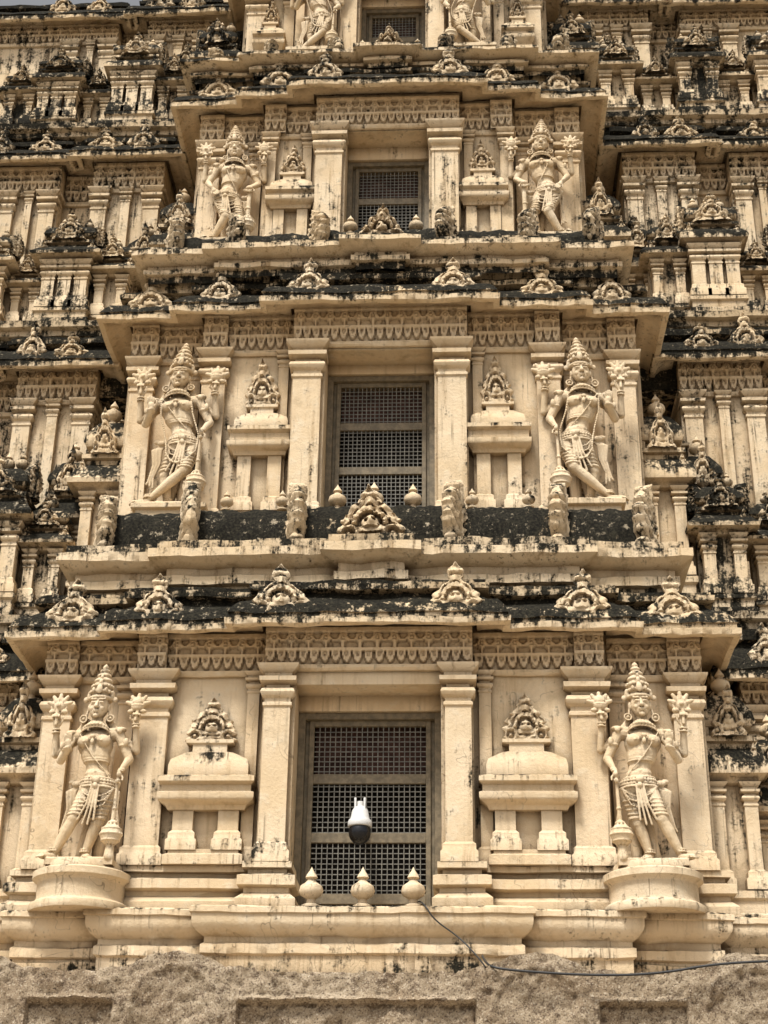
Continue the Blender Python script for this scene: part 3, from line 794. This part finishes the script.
        P = Vector((s * .235, -.01, 1.275)).lerp(Vector((s * .345, 0, 1.03)), .5); S.ell(tuple(P), (.063, .065, .022)); S.ell(tuple(P + Vector((s * .03, -.05, .03))), (.026, .026, .042))
        S.ell((s * .245, -.02, 1.32), (.066, .056, .030)); S.ell((s * .25, -.07, 1.30), (.03, .02, .03))
    # mace
    mx = .27; my = -.15
    S.cap((mx, my, .82), (mx - .01, my, .34), .022, .026); S.ell((mx, my, .84), (.04, .04, .035)); S.ell((mx, my, .78), (.032, .032, .02))
    S.ell((mx - .01, my, .50), (.036, .036, .02)); S.ell((mx - .01, my, .36), (.055, .055, .025))
    S.ell((mx - .015, my, .245), (.108, .098, .110)); S.tor((mx - .015, my, .30), .092, .086, .010); S.tor((mx - .015, my, .245), .107, .098, .010); S.tor((mx - .015, my, .185), .086, .080, .010)
    for q in range(8):
        a_ = q * math.pi / 4; S.chain([(mx - .015 + .05 * math.cos(a_), my + .05 * math.sin(a_), .345), (mx - .015 + .108 * math.cos(a_), my + .098 * math.sin(a_), .25), (mx - .015 + .05 * math.cos(a_), my + .05 * math.sin(a_), .15)], .010)
    S.cap((mx - .015, my, .14), (mx - .015, my, .03), .04, .055)
    if var == 1:
        S.beads([(-.16, -.10, 1.28), (-.17, -.11, 1.05), (-.17, -.12, .80), (-.13, -.135, .60), (-.05, -.155, .50), (.02, -.16, .48), (.10, -.15, .52), (.17, -.13, .64), (.19, -.11, .85), (.17, -.10, 1.08), (.16, -.10, 1.28)], .012)
    # support tying the figure to the wall
    S.cap((0, .12, .5), (0, .12, 1.3), .07, .09); S.cap((-.08, .12, .1), (-.02, .12, .6), .06, .08); S.cap((.08, .12, .1), (.05, .12, .6), .06, .08)
    # triple-bend stance: hips swing out over the standing leg, shoulders tilt the other way
    amp = (.055, .065, -.05)[var]; nv_ = []
    for x, y, z in S.v:
        h_ = math.exp(-((z - .74) / .26) ** 2) * (1 if abs(x) < .2 else max(0, 1 - (abs(x) - .2) / .08))
        sh_ = 1 / (1 + math.exp(-(z - 1.05) / .06))
        hd_ = 1 / (1 + math.exp(-(z - 1.44) / .03))
        x2 = x + amp * h_ - amp * .35 * sh_ + (z - 1.44) * amp * 1.1 * hd_
        z2 = z + x * amp * 1.3 * sh_ * (1 - hd_) - x * amp * .9 * h_
        nv_.append((x2, y, z2))
    S.v = nv_
    prism(S, -.03, -.01, [(.33, .17, -.05, .1), (.33, .17, .012, .1), (.31, .15, .03, .1)])
    me = bpy.data.meshes.new(name + '_raw'); me.from_pydata(S.v, [], S.f); me.update()
    o = bpy.data.objects.new('tmp', me); scene.collection.objects.link(o)
    r = o.modifiers.new('r', 'REMESH'); r.mode = 'VOXEL'; r.voxel_size = .0062; r.use_smooth_shade = True
    sm = o.modifiers.new('s', 'SMOOTH'); sm.factor = .25; sm.iterations = 1
    dg = bpy.context.evaluated_depsgraph_get(); ev = o.evaluated_get(dg)
    m2 = bpy.data.meshes.new_from_object(ev); m2.name = name
    bpy.data.objects.remove(o)
    m2.polygons.foreach_set('use_smooth', [True] * len(m2.polygons))
    a = m2.attributes.get('grime') or m2.attributes.new('grime', 'FLOAT', 'POINT')
    a.data.foreach_set('value', [.06 + (.14 if v.co.z > 1.9 or v.co.z < .15 else 0) for v in m2.vertices])
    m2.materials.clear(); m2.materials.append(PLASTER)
    return m2

SM = [statue_mesh('guardian_figure_%d' % i, i) for i in range(3)]
def place_statue(me, x, y, z, sc, mir):
    o = bpy.data.objects.new('guardian_deity_statue', me); scene.collection.objects.link(o)
    o.location = (x, y, z); o.scale = (-sc if mir else sc, sc, sc)
    return o
for k, T in enumerate(TIERS):
    for s in (-1, 1):
        me = SM[(0, 1, 2, 1)[k]]
        yy = (14.56, 15.72, 16.72, 17.45)[k]
        place_statue(me, s * T['stat'], yy, T['zs'], T['ss'], s > 0)
        if k:
            M = MB(); M.add = T['g']
            xx = s * T['stat']
            prism(M, xx, yy + .1, [(.45, .34, T['z0'], .3), (.45, .34, T['zs'] - .25, .25), (.38, .28, T['zs'] - .22, .15), (.38, .28, T['zs'] - .08, .15), (.43, .32, T['zs'] - .06, .2), (.43, .32, T['zs'] + .0, .3)])
            M.obj('statue_pedestal', PLASTER, tower, .006)

# ------------------------------------------------------------------ security camera
cam_e = bpy.data.objects.new('security_camera', None); scene.collection.objects.link(cam_e)
cx, cy, cz = -.06, 14.66, 5.20
M = MB()
lathe(M, cx, cy, cz, [(.001, .17), (.112, .17), (.118, .18), (.118, .215), (.110, .235), (.10, .24), (.092, .26), (.078, .33), (.06, .36), (.035, .37), (.035, .42), (.001, .42)], 32, 0)
box(M, cx - .03, cx + .03, cy + .0, cy + .36, cz + .33, cz + .37); box(M, cx - .05, cx + .05, cy + .32, cy + .36, cz + .26, cz + .44)
box(M, cx - .055, cx - .035, cy - .05, cy - .03, cz + .33, cz + .45); box(M, cx + .035, cx + .055, cy - .05, cy - .03, cz + .33, cz + .45)
M.obj('housing', WHITE, cam_e, .004)
M = MB(); prof = [(.001, 0)] + [(.108 * math.sin(math.pi * .62 * i / 10), .108 * (1 - math.cos(math.pi * .62 * i / 10)) * 1.1) for i in range(1, 11)] + [(.001, .172)]
lathe(M, cx, cy, cz, prof, 32, 0); M.obj('dome', BLACK, cam_e)

# ------------------------------------------------------------------ cables
def cable(name, pts, r, mat):
    cu = bpy.data.curves.new(name, 'CURVE'); cu.dimensions = '3D'; cu.bevel_depth = r; cu.bevel_resolution = 3
    sp = cu.splines.new('NURBS'); sp.points.add(len(pts) - 1); sp.order_u = 3; sp.use_endpoint_u = True
    for p, q in zip(sp.points, pts): p.co = (*q, 1)
    cu.materials.append(mat); o = bpy.data.objects.new(name, cu); scene.collection.objects.link(o)
cable('power_cable', [(1.10, 14.3, 4.10), (1.12, 14.05, 4.0), (1.18, 13.9, 3.93), (1.4, 13.89, 3.90), (2.0, 13.86, 3.86), (2.6, 13.86, 3.87), (3.2, 13.86, 3.98), (4.2, 13.86, 4.0), (6, 13.86, 3.98)], .011, RUBBER)
cable('signal_wire', [(.44, 14.7, 4.60), (.50, 14.4, 4.62), (.58, 14.20, 4.54), (.66, 14.2, 4.40), (.9, 14.2, 4.24), (1.08, 14.05, 4.02), (1.12, 13.9, 3.93)], .007, RUBBER)

# ------------------------------------------------------------------ camera, light, sky
cd = bpy.data.cameras.new('cam'); c = bpy.data.objects.new('cam', cd); scene.collection.objects.link(c)
rot = Euler((math.radians(116), 0, math.radians(3.0))).to_matrix() @ Matrix.Rotation(math.radians(.8), 3, 'Z')
c.matrix_world = Matrix.Translation((.90, 0, 1.6)) @ rot.to_4x4()
cd.sensor_fit = 'VERTICAL'; cd.sensor_height = 36; cd.lens = 54.0; cd.clip_end = 2000
scene.camera = c
w = bpy.data.worlds.new('World'); scene.world = w; w.use_nodes = True; nt = w.node_tree
bg = nt.nodes['Background']; sky = nt.nodes.new('ShaderNodeTexSky'); sky.sky_type = 'NISHITA'; sky.sun_disc = False
el, az = math.radians(60), math.radians(203)
sky.sun_elevation = el; sky.sun_rotation = az; sky.dust_density = 4
hs = nt.nodes.new('ShaderNodeHueSaturation'); hs.inputs['Saturation'].default_value = .12
nt.links.new(sky.outputs[0], hs.inputs['Color']); nt.links.new(hs.outputs[0], bg.inputs[0]); bg.inputs[1].default_value = .125
sd = bpy.data.lights.new('sun', 'SUN'); so = bpy.data.objects.new('sun', sd); scene.collection.objects.link(so)
sd.energy = 3.6; sd.angle = math.radians(11); sd.color = (1, .955, .885)
dirv = Vector((math.sin(az) * math.cos(el), math.cos(az) * math.cos(el), math.sin(el)))
so.rotation_euler = dirv.to_track_quat('Z', 'Y').to_euler()
scene.view_settings.view_transform = 'Standard'; scene.view_settings.look = 'None'; scene.view_settings.exposure = 0
